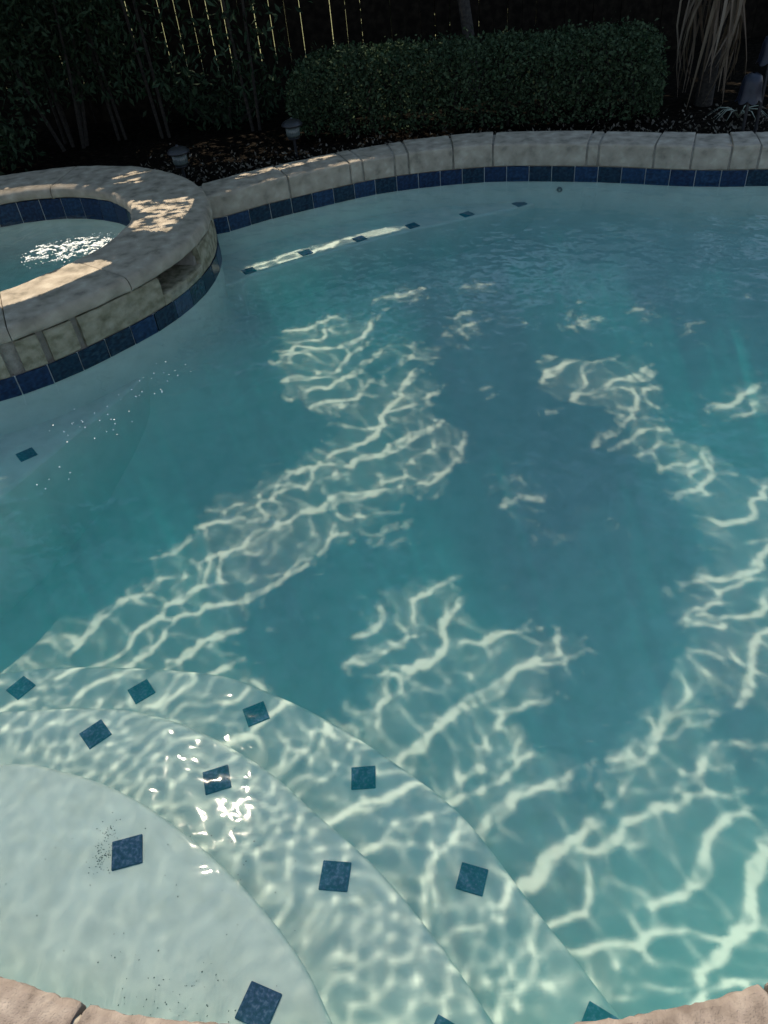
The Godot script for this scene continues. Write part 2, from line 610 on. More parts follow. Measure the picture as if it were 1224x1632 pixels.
func tile_band(parent: Node, path: Dictionary, s0: float, s1: float, y0: float, y1: float, pitch: float) -> void:
	var gp := PackedVector3Array()
	var n := int((s1 - s0) / 0.03)
	for i in n + 1:
		var f := along(path, lerpf(s0, s1, i / float(n)))
		for y in [y0 - 0.004, y1]:
			gp.append(Vector3(f[0].x - f[1].x * 0.003, y, f[0].y - f[1].y * 0.003))
	part("grout", grid(gp, n + 1, 2), M.grout, parent)
	var t := box(Vector3(pitch - 0.0045, y1 - y0, 0.010), 0.0015)
	var k := 0
	while s0 + (k + 1) * pitch <= s1:
		var f := along(path, s0 + (k + 0.5) * pitch)
		var out := Vector3(-f[1].x, 0, -f[1].y)
		part("waterline_tile", t, M.tiles[rng.randi() % 3], parent, Transform3D(Basis(Vector3.UP.cross(out), Vector3.UP, out), Vector3(f[0].x, (y0 + y1) / 2, f[0].y) + out * (0.0045 + rng.randf_range(0, 0.0012))))
		k += 1

func wave(x: float, z: float) -> float:
	var near := smoothstep(-2.6, -1.0, z)
	var fall := exp(-Vector2(x + 0.75, z + 3.85).length() * 0.75)
	var h := bump.get_noise_2d(x * 1.6 + 9, z * 1.9) * 0.0040
	h += bump.get_noise_2d(x * 5.5, z * 6.0 + 4) * lerpf(0.0022, 0.0010, near)
	h += bump.get_noise_2d(x * 14.0 - 3, z * 15.0) * lerpf(0.0006, 0.00042, near)
	h += sin(Vector2(x + 0.95, z + 3.95).length() * 38.0 + bump.get_noise_2d(x * 4, z * 4) * 4.0) * 0.0020 * fall
	return h

func water() -> void:
	var s := 0.02
	var ni := 290
	var nj := 270
	var v := PackedVector3Array()
	var n := PackedVector3Array()
	var idx := PackedInt32Array()
	var id := PackedInt32Array()
	id.resize(ni * nj)
	id.fill(-1)
	var wide := Geometry2D.offset_polygon(outline_coarse, 0.05)[0]
	for i in ni:
		for j in nj:
			var x := -2.4 + i * s
			var z := -5.72 + j * s
			if not Geometry2D.is_point_in_polygon(Vector2(x, z), wide):
				continue
			id[i * nj + j] = v.size()
			var h := wave(x, z)
			v.append(Vector3(x, WATER + h, z))
			n.append(Vector3(h - wave(x + 0.008, z), 0.008, h - wave(x, z + 0.008)).normalized())
	for i in ni - 1:
		for j in nj - 1:
			var a := id[i * nj + j]
			var b := id[i * nj + j + 1]
			var c := id[(i + 1) * nj + j + 1]
			var d := id[(i + 1) * nj + j]
			if a >= 0 and b >= 0 and c >= 0 and d >= 0:
				idx.append_array(PackedInt32Array([a, c, b, a, d, c]))
	var w := part("pool_water", array_mesh(v, n, idx), M.water, self)
	w.set_meta("kind", "structure")
	var body := FogVolume.new()
	body.name = "water_body"
	body.shape = RenderingServer.FOG_VOLUME_SHAPE_BOX
	body.size = Vector3(6.4, 1.2, 5.6)
	body.position = Vector3(0.6, -0.6 + WATER - 0.012, -3.05)
	var fm := FogMaterial.new()
	fm.density = 0.5
	fm.albedo = lin(0.0,0.95,0.99)
	body.material = fm
	w.add_child(body)

func spa() -> void:
	var o := thing("raised_spa", "round raised stone spa with blue tile band and spillway slot", "spa")
	var slot0 := 0.27
	var slot1 := 0.565
	# wall core, its plaster bowl and the lip of the spillway
	var p := PackedVector3Array()
	var n := 180
	for i in n:
		var th := TAU * i / n
		var cut := th > slot0 and th < slot1
		var ro := spa_out(th)
		var ri := spa_in(th)
		var y := 0.160 if cut else 0.262
		for q in [[ro - 0.005, -0.3], [ro - 0.005, 0.1], [ro - 0.02, 0.101], [ro - 0.02, y - 0.002], [ro - 0.03, y], [ri + 0.04, y], [ri + 0.035, y - 0.004], [ri + 0.037, 0.1], [ri + 0.05, 0.0], [ri + 0.06, -0.2], [ri + 0.06, -0.29], [ri + 0.06, -0.3]]:
			p.append(on_spa(th, q[0], q[1]))
	part("wall", grid(p, n, 12, true, false, false), M.mortar, o)
	var bowl := PackedVector3Array()
	for i in 96:
		var th := TAU * i / 96
		for q in [[0.033, 0.12], [0.03, 0.0], [0.0, -0.16], [-0.06, -0.24], [-0.15, -0.26], [-0.5, -0.265], [-0.78, -0.265]]:
			bowl.append(on_spa(th, spa_in(th) + q[0], q[1]))
	part("bowl", grid(bowl, 96, 7, true, false, true), M.plaster, o)
	# a path round the outside and one round the inside
	var full := PackedVector2Array()
	var inner := PackedVector2Array()
	for i in 241:
		var th := lerpf(TAU * 0.5 + 0.001, -TAU * 0.5, i / 240.0)
		var a := on_spa(th, spa_out(th), 0)
		full.append(Vector2(a.x, a.z))
		var b := on_spa(-th, spa_in(th) + 0.033, 0)
		b = on_spa(-th, spa_in(-th) + 0.033, 0)
		inner.append(Vector2(b.x, b.z))
	var fp := make_path(full)
	var s_of := func(deg: float) -> float:
		var a := on_spa(deg_to_rad(deg), spa_out(deg_to_rad(deg)), 0)
		return nearest_s(fp, Vector2(a.x, a.z))
	# veneer blocks (offset is measured towards the middle of the spa)
	var vprof := [V(0.03, 0.102), V(-0.002, 0.102), V(-0.007, 0.108), V(-0.010, 0.14), V(-0.010, 0.18), V(-0.010, 0.22), V(-0.006, 0.252), V(0.0, 0.258), V(0.03, 0.258)]
	var low := [V(0.05, 0.102), V(-0.006, 0.102), V(-0.012, 0.108), V(-0.014, 0.125), V(-0.014, 0.150), V(-0.010, 0.160), V(0.0, 0.164), V(0.1, 0.164), V(0.3, 0.164)]
	var joints := [[140.0, 118.0], [117.0, 96.0], [95.0, 71.5], [69.5, 64.5], [63.7, 56.5], [55.6, 49.8], [49.0, 37.5], [36.8, 33.0], [15.0, 9.3], [8.6, -3.0], [-3.8, -15.0], [-15.8, -28.0]]
	for j in joints:
		part("wall_stone", stone(fp, s_of.call(j[0]), s_of.call(j[1]), vprof, 0.007, 0.025), M.aged_stone, o)
	part("spillway_sill", stone(fp, s_of.call(33.0), s_of.call(15.0), low, 0.004, 0.025), M.aged_stone, o)
	# coping slabs
	for j in [[179.0, 138.0], [137.5, 103.0], [102.5, 69.3], [68.8, 41.6], [41.0, 15.0], [14.6, -79.5], [-80.2, -128.0], [-128.5, -179.0]]:
		var a := deg_to_rad(j[0])
		var b := deg_to_rad(j[1])
		var rows := int(absf(a - b) * 32) + 3
		var sp := PackedVector3Array()
		for i in rows:
			var e := i == 0 or i == rows - 1
			var th := lerpf(a, b, clampf((i - 1.0) / (rows - 3.0), 0, 1)) + (0.003 if i == 0 else -0.003 if i == rows - 1 else 0.0)
			var ro := spa_out(th) + 0.012
			var ri := spa_in(th)
			var prof := [[ro - 0.02, 0.263], [ro - 0.004, 0.268], [ro, 0.280], [ro + 0.002, 0.300], [ro - 0.002, 0.318], [ro - 0.008, 0.330], [ro - 0.020, 0.337], [ro - 0.05, 0.340]]
			for k in 7:
				prof.append([lerpf(ro - 0.1, ri + 0.07, k / 6.0), 0.341])
			prof.append_array([[ri + 0.03, 0.339], [ri + 0.010, 0.333], [ri + 0.002, 0.322], [ri, 0.30], [ri + 0.004, 0.275], [ri + 0.02, 0.268]])
			for q in prof:
				var w := on_spa(th, q[0], q[1] - (0.006 if e else 0.0))
				var edge: float = 1.0 - smoothstep(0.0, 0.06, minf(absf(q[0] - ro), absf(q[0] - ri)))
				var d := bump.get_noise_3dv(w * 7.0) * 0.012 + bump.get_noise_3dv(w * 26.0) * 0.006
				var u := bump.get_noise_3dv(w * 5.0 + Vector3(9, 9, 9)) * 0.004 + bump.get_noise_3dv(w * 22.0) * 0.0022
				var dir := Vector3(w.x - SPA.x, 0, w.z - SPA.y).normalized()
				sp.append(w + dir * d * edge + Vector3.UP * u * (1.0 if q[1] > 0.31 else 0.2))
		part("coping_stone", grid(sp, rows, 21, false, true, true, true), M.stone, o)
	# tiles outside (on the pool side) and inside
	tile_band(o, spa_path, 0.03, spa_path.long, 0.0, 0.10, 0.155)
	tile_band(o, make_path(inner), 0.0, make_path(inner).long, 0.125, 0.262, 0.152)
	# water in the bowl, churned by a jet
	var v := PackedVector3Array()
	for i in 150:
		var th := TAU * i / 150
		for j in 44:
			var r := (spa_in(th) + 0.045) * j / 43.0
			var w := on_spa(th, r, 0)
			var jet := exp(-Vector2(w.x + 1.70, w.z + 4.56).length_squared() * 16.0)
			var h := bump.get_noise_2d(w.x * 4.0, w.z * 5.0) * 0.005 + bump.get_noise_2d(w.x * 11.0, w.z * 12.0) * 0.0022
			h += jet * (0.014 + bump.get_noise_2d(w.x * 14.0, w.z * 16.0) * 0.022 + bump.get_noise_2d(w.x * 30.0, w.z * 30.0) * 0.008)
			v.append(Vector3(w.x, SPA_WATER + h, w.z))
	var sw := part("spa_water", grid(v, 150, 44, true, false, true), M.water, self)
	sw.set_meta("kind", "structure")
	# froth over the jet
	var ball := SphereMesh.new()
	ball.radius = 0.005
	ball.height = 0.010
	ball.radial_segments = 8
	ball.rings = 4
	var mm := MultiMesh.new()
	mm.transform_format = MultiMesh.TRANSFORM_3D
	mm.mesh = ball
	var spots := []
	while spots.size() < 5200:
		var t := rng.randf()
		var q := Vector2(-1.88, -4.60).lerp(Vector2(-1.50, -4.60), t) + Vector2(rng.randfn(0, 0.05), rng.randfn(0.0, 0.055 + 0.03 * t))
		var streak := bump.get_noise_2d(q.x * 9.0, q.y * 16.0) + 0.35 * bump.get_noise_2d(q.x * 26.0, q.y * 40.0)
		if streak > 0.02 + 0.25 * (1.0 - t) and (q - SPA).length() < 0.80:
			var jet := exp(-Vector2(q.x + 1.70, q.y + 4.56).length_squared() * 16.0)
			var h := SPA_WATER + bump.get_noise_2d(q.x * 4.0, q.y * 5.0) * 0.005 + bump.get_noise_2d(q.x * 11.0, q.y * 12.0) * 0.0022 + jet * (0.014 + bump.get_noise_2d(q.x * 14.0, q.y * 16.0) * 0.022 + bump.get_noise_2d(q.x * 30.0, q.y * 30.0) * 0.008)
			var k := rng.randf_range(0.18, 0.7)
			spots.append(Transform3D(Basis.from_scale(Vector3(k * 1.3, k * 0.6, k * 1.3)), Vector3(q.x, h + 0.001, q.y)))
	mm.instance_count = spots.size()
	for i in spots.size():
		mm.set_instance_transform(i, spots[i])
	var fo := MultiMeshInstance3D.new()
	fo.name = "spa_froth"
	fo.multimesh = mm
	fo.material_override = M.foam
	add_child(fo)
	fo.set_meta("kind", "stuff")
	tag(fo, "white froth churned up on the spa water near the coping", "froth")
	# thin sheet of water running down the tiles below the slot
	var film := PackedVector3Array()
	for i in 40:
		var th := lerpf(slot0 + 0.03, slot1 - 0.02, i / 39.0)
		for j in 14:
			var t := j / 13.0
			var y := lerpf(0.170, WATER - 0.01, t)
			var r := spa_out(th) + (lerpf(-0.05, 0.022, t * 8.0) if t < 0.125 else 0.021) + bump.get_noise_2d(th * 60.0, y * 6.0) * 0.004
			film.append(on_spa(th, r, y))
	var fl := part("spillway_water", grid(film, 40, 14), M.water, self)
	fl.set_meta("kind", "structure")

func copings() -> void:
	# raised limestone wall behind the far tiles
	var o := thing("raised_coping", "raised wall of thick limestone coping blocks along the far pool edge", "coping")
	var back := [V(0.0, 0.103), V(-0.006, 0.107), V(-0.008, 0.13), V(-0.008, 0.16), V(-0.008, 0.19), V(-0.008, 0.222), V(-0.007, 0.236), V(-0.003, 0.242), V(0.004, 0.245), V(0.016, 0.246), V(0.05, 0.247), V(0.09, 0.249), V(0.14, 0.25), V(0.19, 0.249), V(0.24, 0.248), V(0.285, 0.244), V(0.305, 0.23), V(0.31, 0.18), V(0.31, 0.08)]
	var mid := [V(0.005, 0.1), V(0.001, 0.12), V(0.001, 0.20), V(0.005, 0.232), V(0.05, 0.240), V(0.25, 0.240), V(0.29, 0.22), V(0.29, 0.08)]
	var s_end := nearest_s(rest_path, V(3.35, -4.3))
	var core := PackedVector3Array()
	var n := int(s_end / 0.05)
	for i in n + 1:
		var f := along(rest_path, s_end * i / n)
		for q in mid:
			core.append(Vector3(f[0].x + f[1].x * q.x, q.y, f[0].y + f[1].y * q.x))
	part("mortar_bed", grid(core, n + 1, mid.size(), false, false, true), M.mortar, o)
	var marks := [0.012]
	for q in [V(-0.391, -5.393), V(0.023, -5.535), V(0.115, -5.568), V(0.351, -5.617), V(0.448, -5.617), V(0.753, -5.604), V(1.043, -5.566), V(1.581, -5.373), V(1.677, -5.337), V(1.993, -5.176), V(2.208, -5.069), V(2.417, -4.987), V(2.592, -4.932), V(3.0, -4.75), V(3.3, -4.35)]:
		marks.append(nearest_s(rest_path, q))
	for i in marks.size() - 1:
		var pr := []
		var rise := rng.randf_range(-0.006, 0.008)
		var jut := rng.randf_range(-0.004, 0.008)
		for q in back:
			pr.append(V(q.x + (jut if q.x > 0.2 else -jut * 0.5), q.y + (rise if q.y > 0.2 else 0.0)))
		part("coping_stone", stone(rest_path, marks[i] + 0.006, marks[i + 1] - 0.006, pr, 0.010, 0.022), M.stone, o)
	# low coping on the side of the camera
	var c := thing("pool_coping", "low rough edged limestone coping along the near pool edge", "coping")
	var edge := [V(-0.01, 0.102), V(-0.026, 0.106), V(-0.032, 0.118), V(-0.034, 0.130), V(-0.030, 0.142), V(-0.018, 0.150), V(0.0, 0.153), V(0.04, 0.154), V(0.09, 0.155), V(0.15, 0.155), V(0.22, 0.155), V(0.30, 0.154), V(0.36, 0.150), V(0.37, 0.13), V(0.37, 0.09)]
	var near := [nearest_s(rest_path, V(1.35, -0.66)), nearest_s(rest_path, V(0.605, -0.45)), nearest_s(rest_path, V(0.1, -0.425)), nearest_s(rest_path, V(-0.35, -0.475)), nearest_s(rest_path, V(-0.72, -0.555)), nearest_s(rest_path, V(-1.15, -0.73)), nearest_s(rest_path, V(-1.7, -1.1))]
	var bed := PackedVector3Array()
	for i in 60:
		var f := along(rest_path, lerpf(near[0], near[6], i / 59.0))
		for q in [V(-0.012, 0.1), V(-0.012, 0.138), V(0.0, 0.146), V(0.36, 0.146)]:
			bed.append(Vector3(f[0].x + f[1].x * q.x, q.y, f[0].y + f[1].y * q.x))
	part("mortar_bed", grid(bed, 60, 4, false, false, true), M.mortar, c)
	for i in 6:
		part("coping_stone", stone(rest_path, near[i] + 0.007, near[i + 1] - 0.007, edge, 0.012, 0.010), M.warm_stone, c)

# ---------------------------------------------------------------- trees and an added canopy that shade the pool
func crown(mid: Vector3, size: Vector3, clumps: int, per: int, leaf: float, spread: float) -> ArrayMesh:
	var pos := PackedVector3Array()
	for k in clumps:
		var d := Vector3(rng.randfn(), rng.randfn(), rng.randfn()).normalized() * pow(rng.randf(), 0.4)
		var c := mid + d * size
		for i in per:
			pos.append(c + Vector3(rng.randfn(), rng.randfn() * 0.7, rng.randfn()) * spread)
	return leaves(pos, leaf, 0.35, 0.5, lin(0.02, 0.035, 0.010), lin(0.05, 0.085, 0.022), 0.3)

func trees() -> void:
	var at := [[Vector3(1.22, 0.1, -7.55), Vector3(0.6, 5.4, -11.5), Vector3(3.4, 1.5, 2.3), "slim leaning tree trunk behind the clipped hedge", 0.055, Vector3(-0.12, 0, -0.25)],
		[Vector3(-3.3, 0.1, -8.6), Vector3(-4.2, 5.2, -11.3), Vector3(3.2, 1.6, 2.3), "tree with dense crown behind the spa beyond the picture's top left", 0.12, Vector3(0, 0, 0)],
		[Vector3(4.6, 0.1, -8.4), Vector3(5.0, 5.2, -11.0), Vector3(3.0, 1.6, 2.4), "tree with dense crown beyond the palm at the right fence corner", 0.12, Vector3(0, 0, 0)]]
	for a in at:
		var o := thing("shade_tree", a[3], "tree", a[0], "trees behind the pool")
		var top: Vector3 = a[1] - a[0]
		var pts := []
		var rad := []
		for i in 12:
			var t := i / 11.0
			pts.append(Vector3(top.x * t * t, top.y * t * 0.85, top.z * t * t) + a[5] * sin(t * 3.0) + Vector3(sin(t * 9.0), 0, cos(t * 7.0)) * 0.02)
			rad.append(lerpf(a[4], a[4] * 0.4, t))
		part("trunk", tube(pts, rad, 10), M.bark, o)
		for k in 7:
			var dir := Vector3(cos(k * 0.9), 0.35, sin(k * 0.9))
			var s: Vector3 = pts[6 + k % 5]
			part("limb", tube([s, s + dir * 0.8, s + dir * 1.7 + Vector3(0, 0.2, 0)], [0.04, 0.028, 0.01], 6), M.bark, o)
		part("crown", crown(top, a[2], 150, 75, 0.17, 0.30), M.leaf, o)

const FLOW_I := 600
const FLOW_J := 560
var flow := PackedFloat32Array()

# water-ripple light, shaped into gaps of the added canopy: points of an even grid pushed along the slope of a sum of waves gather into a net of curved lines
func caustic_net() -> void:
	var w := []
	for k in 22:
		var long: float = [0.5, 0.4, 0.33, 0.28, 0.25, 0.22, 0.20, 0.18, 0.16, 0.145, 0.135, 0.125, 0.112, 0.10, 0.092, 0.085, 0.072, 0.064, 0.058, 0.052, 0.047, 0.042][k]
		var turn := 1.08 + (rng.randfn(0, 0.30) if k < 9 else rng.randf_range(-PI, PI))
		var steep: float = 0.040 if k < 2 else 0.058 if k < 10 else 0.046 if k < 16 else 0.034
		w.append(PackedFloat32Array([cos(turn) * TAU / long, sin(turn) * TAU / long, rng.randf() * TAU, cos(turn) * steep, sin(turn) * steep]))
	var g := [PackedFloat32Array(), PackedFloat32Array(), PackedFloat32Array(), PackedFloat32Array(), PackedFloat32Array(), PackedFloat32Array()]
	for k in 6:
		g[k].resize(FLOW_I * FLOW_J)
	var lx: PackedFloat32Array = g[0]
	var lz: PackedFloat32Array = g[1]
	var hx: PackedFloat32Array = g[2]
	var hz: PackedFloat32Array = g[3]
	var tx: PackedFloat32Array = g[4]
	var tz: PackedFloat32Array = g[5]
	for i in FLOW_I:
		for j in FLOW_J:
			var x := -2.6 + i * 0.01
			var z := -5.8 + j * 0.01
			if z < -5.2 or x > 2.7 or not Geometry2D.is_point_in_polygon(Vector2(x, z), outline_coarse):
				continue
			var ux := x + bump.get_noise_2d(x * 1.3, z * 1.3) * 0.16
			var uz := z + bump.get_noise_2d(x * 1.3 + 77, z * 1.3) * 0.16
			var n := i * FLOW_J + j
			for k in w.size():
				var q: PackedFloat32Array = w[k]
				var c := cos(q[0] * ux + q[1] * uz + q[2])
				if k < 10:
					lx[n] += c * q[3]
					lz[n] += c * q[4]
				elif k < 16:
					hx[n] += c * q[3]
					hz[n] += c * q[4]
				else:
					tx[n] += c * q[3]
					tz[n] += c * q[4]
	flow.resize(FLOW_I * FLOW_J)
	flow.fill(0.0)
	for i in range(1, FLOW_I - 2):
		for j in range(1, FLOW_J - 2):
			var x := -2.6 + i * 0.01
			var z := -5.8 + j * 0.01
			var h := pool_depth(x, z)
			var much := Vector3(0.0, 0.03, 0.08) if h > -0.2 and z > -2.1 else Vector3(0.0, 0.05, 0.14) if h > -0.4 and z > -2.1 else Vector3(0.10, 0.08, 0.11) if h > -0.5 and z > -2.1 else Vector3(0.23, 0.13, 0.085)
			for sub in 4:
				var fi := 0.25 + 0.5 * (sub % 2)
				var fj := 0.25 + 0.5 * (sub / 2)
				var a := i * FLOW_J + j
				var k00 := (1 - fi) * (1 - fj)
				var k10 := fi * (1 - fj)
				var k01 := (1 - fi) * fj
				var k11 := fi * fj
				var d := a + FLOW_J
				var sx := (lx[a] * k00 + lx[d] * k10 + lx[a + 1] * k01 + lx[d + 1] * k11) * much.x + (hx[a] * k00 + hx[d] * k10 + hx[a + 1] * k01 + hx[d + 1] * k11) * much.y + (tx[a] * k00 + tx[d] * k10 + tx[a + 1] * k01 + tx[d + 1] * k11) * much.z
				var sz := (lz[a] * k00 + lz[d] * k10 + lz[a + 1] * k01 + lz[d + 1] * k11) * much.x + (hz[a] * k00 + hz[d] * k10 + hz[a + 1] * k01 + hz[d + 1] * k11) * much.y + (tz[a] * k00 + tz[d] * k10 + tz[a + 1] * k01 + tz[d + 1] * k11) * much.z
				var px := i + fi - sx * 100.0
				var pz := j + fj - sz * 100.0
				var ix := int(px)
				var iz := int(pz)
				if ix < 0 or iz < 0 or ix >= FLOW_I - 1 or iz >= FLOW_J - 1:
					continue
				var rx := px - ix
				var rz := pz - iz
				var t := ix * FLOW_J + iz
				flow[t] += 0.25 * (1 - rx) * (1 - rz)
				flow[t + 1] += 0.25 * (1 - rx) * rz
				flow[t + FLOW_J] += 0.25 * rx * (1 - rz)
				flow[t + FLOW_J + 1] += 0.25 * rx * rz

	var soft := flow.duplicate()
	for i in range(1, FLOW_I - 1):
		for j in range(1, FLOW_J - 1):
			var t := i * FLOW_J + j
			soft[t] = 0.4 * flow[t] + 0.15 * (flow[t - 1] + flow[t + 1] + flow[t - FLOW_J] + flow[t + FLOW_J])
	flow = soft

# unseen canopy added to shape the sunlight: outlines of the sunny patches, in metres on the surfaces they fall on
func canopy() -> void:
	caustic_net()
	var lit := poly([-1.97,-2.51,-1.71,-2.59,-1.59,-2.69,-1.47,-2.41,-1.27,-2.48,-1.21,-2.71,-0.97,-2.89,-0.90,-3.12,-0.54,-3.28,-0.27,-3.51,0.02,-3.67,0.33,-3.58,0.40,-3.23,0.29,-2.99,-0.01,-2.98,-0.07,-2.80,-0.35,-2.71,-0.44,-2.59,-0.67,-2.46,-0.73,-2.30,-0.67,-2.12,-0.51,-1.93,-0.21,-1.73,-0.10,-1.91,-0.24,-2.06,-0.11,-2.32,0.09,-2.44,0.30,-2.46,0.26,-2.26,0.44,-2.14,0.64,-2.06,0.74,-2.13,0.75,-1.87,0.54,-1.82,0.42,-1.72,0.45,-1.59,0.58,-1.51,0.53,-1.39,0.58,-1.26,0.71,-1.30,0.71,-1.44,0.83,-1.61,0.99,-1.73,1.12,-1.86,1.18,-1.98,1.17,-2.23,1.36,-2.32,1.48,-2.40,1.46,-2.76,1.44,-3.03,1.25,-3.14,1.40,-3.43,1.19,-3.53,0.93,-3.73,1.01,-4.03,1.36,-3.88,1.66,-3.91,1.55,-3.51,1.59,-3.19,1.89,-2.87,2.6,-2.61,2.6,-0.2,-3.0,-0.2,-3.0,-2.51])
	var patches := [poly([-0.56,-4.48,-0.36,-4.62,-0.10,-4.60,0.06,-4.72,0.09,-4.50,-0.09,-4.25,0.01,-3.91,0.23,-3.98,0.42,-3.94,0.34,-3.66,0.02,-3.64,-0.19,-3.66,-0.40,-3.81,-0.51,-4.02]), poly([1.86,-3.56,2.17,-3.55,2.29,-3.25,2.05,-3.25,1.81,-3.35]), poly([-0.74,-4.93,-0.52,-5.05,-0.18,-5.20,0.06,-5.34,0.33,-5.40,0.38,-5.22,0.02,-5.09,-0.32,-4.94,-0.64,-4.78])]
	var dark := [poly([1.04,-1.58,1.20,-1.65,1.38,-1.64,1.31,-1.44,1.09,-1.44]), poly([1.07,-1.35,1.27,-1.39,1.34,-1.27,1.25,-1.19,1.08,-1.21])]
	var spots := [[0.28,-4.84,0.23,0.15],[0.82,-4.79,0.14,0.13],[0.63,-4.36,0.12,0.24],[1.35,-4.26,0.16,0.13],[1.12,-4.61,0.06,0.07],[0.70,-2.93,0.13,0.17],[0.80,-2.62,0.12,0.10],[0.31,-3.40,0.23,0.16],[0.22,-4.18,0.22,0.16],[0.95,-4.35,0.12,0.08],[1.75,-4.30,0.12,0.10],[1.15,-3.25,0.10,0.10],[0.62,-3.75,0.13,0.10],[0.05,-2.75,0.10,0.12],[0.55,-2.35,0.08,0.07],[2.0,-4.05,0.14,0.08]]
	var stones := [poly([-1.95,-3.68,-1.62,-3.88,-1.46,-4.03,-1.26,-3.93,-1.14,-3.72,-1.21,-3.52,-1.40,-3.50,-1.53,-3.44,-1.90,-3.40]), poly([-1.39,-4.98,-1.20,-4.87,-0.97,-4.91,-0.84,-4.72,-0.83,-4.56,-0.88,-4.42,-0.94,-4.39,-0.95,-4.34,-1.17,-4.35,-1.27,-4.57,-1.14,-4.66,-1.34,-4.83]), poly([-1.56,-5.45,-1.42,-5.60,-1.28,-5.52,-1.32,-5.30,-1.52,-5.34]), poly([-2.32,-5.52,-2.21,-5.51,-2.20,-5.43]), poly([-1.92,-5.43,-1.78,-5.36,-1.85,-5.33]), poly([-0.88,-5.10,-0.66,-5.25,-0.34,-5.46,-0.03,-5.65,-0.07,-5.79,-0.38,-5.66,-0.72,-5.50,-0.88,-5.32])]
	var open_to_sun := func(u: float, v: float) -> float:
		# follow the ray down to what it lights
		var x := u
		var z := v
		var h := 0.0
		for k in 2:
			h = receiver(x, z)
			x = u + SUN.x * h / SUN.y
			z = v + SUN.z * h / SUN.y
		if z < -4.3 and (absf(receiver(x, z) - h) > 0.08 or (h < -0.2 and Geometry2D.is_point_in_polygon(Vector2(x - 0.06, z - 0.22), bench_poly))):
			return 0.02
		var q := Vector2(x + bump.get_noise_2d(x * 3.0, z * 3.0) * 0.07 + bump.get_noise_2d(x * 9.0, z * 9.0) * 0.03, z + bump.get_noise_2d(x * 3.0 + 50, z * 3.0) * 0.07 + bump.get_noise_2d(x * 9.0 + 50, z * 9.0) * 0.03)
		if h == SPA_TOP or (h == 0.245):
			for k in stones.size():
				if Geometry2D.is_point_in_polygon(q, stones[k]):
					if k == 0:
						return 0.88
					var f := bump.get_noise_2d(x * 7.0 - z * 4.0, z * 12.0 + x * 3.0) + 0.5 * bump.get_noise_2d(x * 19.0, z * 25.0)
					return clampf(0.58 + f * 2.0, 0.0, 0.88)
			return 0.02
		if h == SPA_WATER:
			return 0.8 if Vector2(x + 1.66, (z + 4.58) * 1.5).length() < 0.3 else 0.35
		if h == 0.15:
			return 1.0
		var sunny := 0.0
		for e in [Vector2(0, 0), Vector2(0.07, 0.02), Vector2(-0.05, 0.06), Vector2(-0.04, -0.07), Vector2(0.04, -0.05), Vector2(0.13, 0.06), Vector2(-0.12, 0.05), Vector2(0.02, -0.13)]:
			var r: Vector2 = q + e
			var inside := Geometry2D.is_point_in_polygon(r, lit) and not (Geometry2D.is_point_in_polygon(r, dark[0]) or Geometry2D.is_point_in_polygon(r, dark[1]))
			if not inside:
				for n in 3:
					inside = inside or ((n == 2) == (h == -0.15) and Geometry2D.is_point_in_polygon(r, patches[n]))
			if inside:
				sunny += 0.125
			else:
				for d in spots:
					if Vector2((r.x - d[0]) / d[2], (r.y - d[1]) / d[3]).length_squared() < 1.0:
						sunny += 0.085
						break
		if h > -0.5 and z > -2.1:
			sunny = 1.0
		var stray := 0.5 * bump.get_noise_2d(x * 5.0 + 11, z * 5.0) + 0.5 * bump.get_noise_2d(x * 13.0, z * 13.0 + 5)
		var weak := smoothstep(0.15, 0.85, sunny + stray * 0.55 * (1.0 - absf(2.0 * sunny - 1.0)))
		if sunny <= 0.0:
			weak = 0.55 * smoothstep(0.40, 0.62, bump.get_noise_2d(x * 3.3 + 31, z * 3.3) + 0.4 * bump.get_noise_2d(x * 9.0 + 31, z * 9.0)) if z > -4.9 and x > -0.6 else 0.0
		if weak < 0.03:
			return 0.02
		# leaflet gaps follow the ripple-light net
		var i := clampi(int((x + 2.6) / 0.01), 0, FLOW_I - 1)
		var j := clampi(int((z + 5.8) / 0.01), 0, FLOW_J - 1)
		var f := flow[i * FLOW_J + j]
		if h > -0.2 and h != -0.15:
			return clampf(0.225 + 0.09 * f, 0.0, 1.0)
		if h == -0.15:
			if not Geometry2D.is_point_in_polygon(Vector2(x + 0.018, z + 0.04), bench_poly):
				return 0.02
			return clampf(0.12 + 0.48 * pow(f, 1.4), 0.0, 1.0) * weak
		var k := smoothstep(-0.3, -0.6, h) if z > -2.1 else 1.0
		return clampf(lerpf(0.09, 0.07, k) + lerpf(0.22, 0.21, k) * pow(f, lerpf(1.35, 1.6, k)), 0.03, 1.0) * weak
	var o := thing("added_canopy", "unseen leaf canopy added over the pool with gaps shaped to cast ripple light", "tree", Vector3(-4.4, 0.1, -5.6))  # added, unseen: its leaflets are laid out to cast ripple light
	var at := o.position
	var v := PackedVector3Array()
	var c := PackedColorArray()
	var idx := PackedInt32Array()
	var put := func(u: float, w: float, half: float, high: float) -> void:
		var y := high * (1.0 + bump.get_noise_2d(u * 0.8, w * 0.8) * 0.05 + rng.randf_range(-0.015, 0.015))
		var m := Vector3(u, 0, w) + SUN * (y / SUN.y) - at
		var k := v.size()
		var turn := rng.randf_range(-0.25, 0.25) if half > 0.02 else rng.randf_range(-0.04, 0.04)
		var a := Vector3(cos(turn), 0, sin(turn)) * half
		var b := Vector3(-sin(turn), 0, cos(turn)) * half
		v.append(m - a - b)
		v.append(m + a - b)
		v.append(m + a + b)
		v.append(m - a + b)
		var tint := lin(0.03, 0.05, 0.014).lerp(lin(0.06, 0.10, 0.028), rng.randf())
		for q in 4:
			c.append(tint)
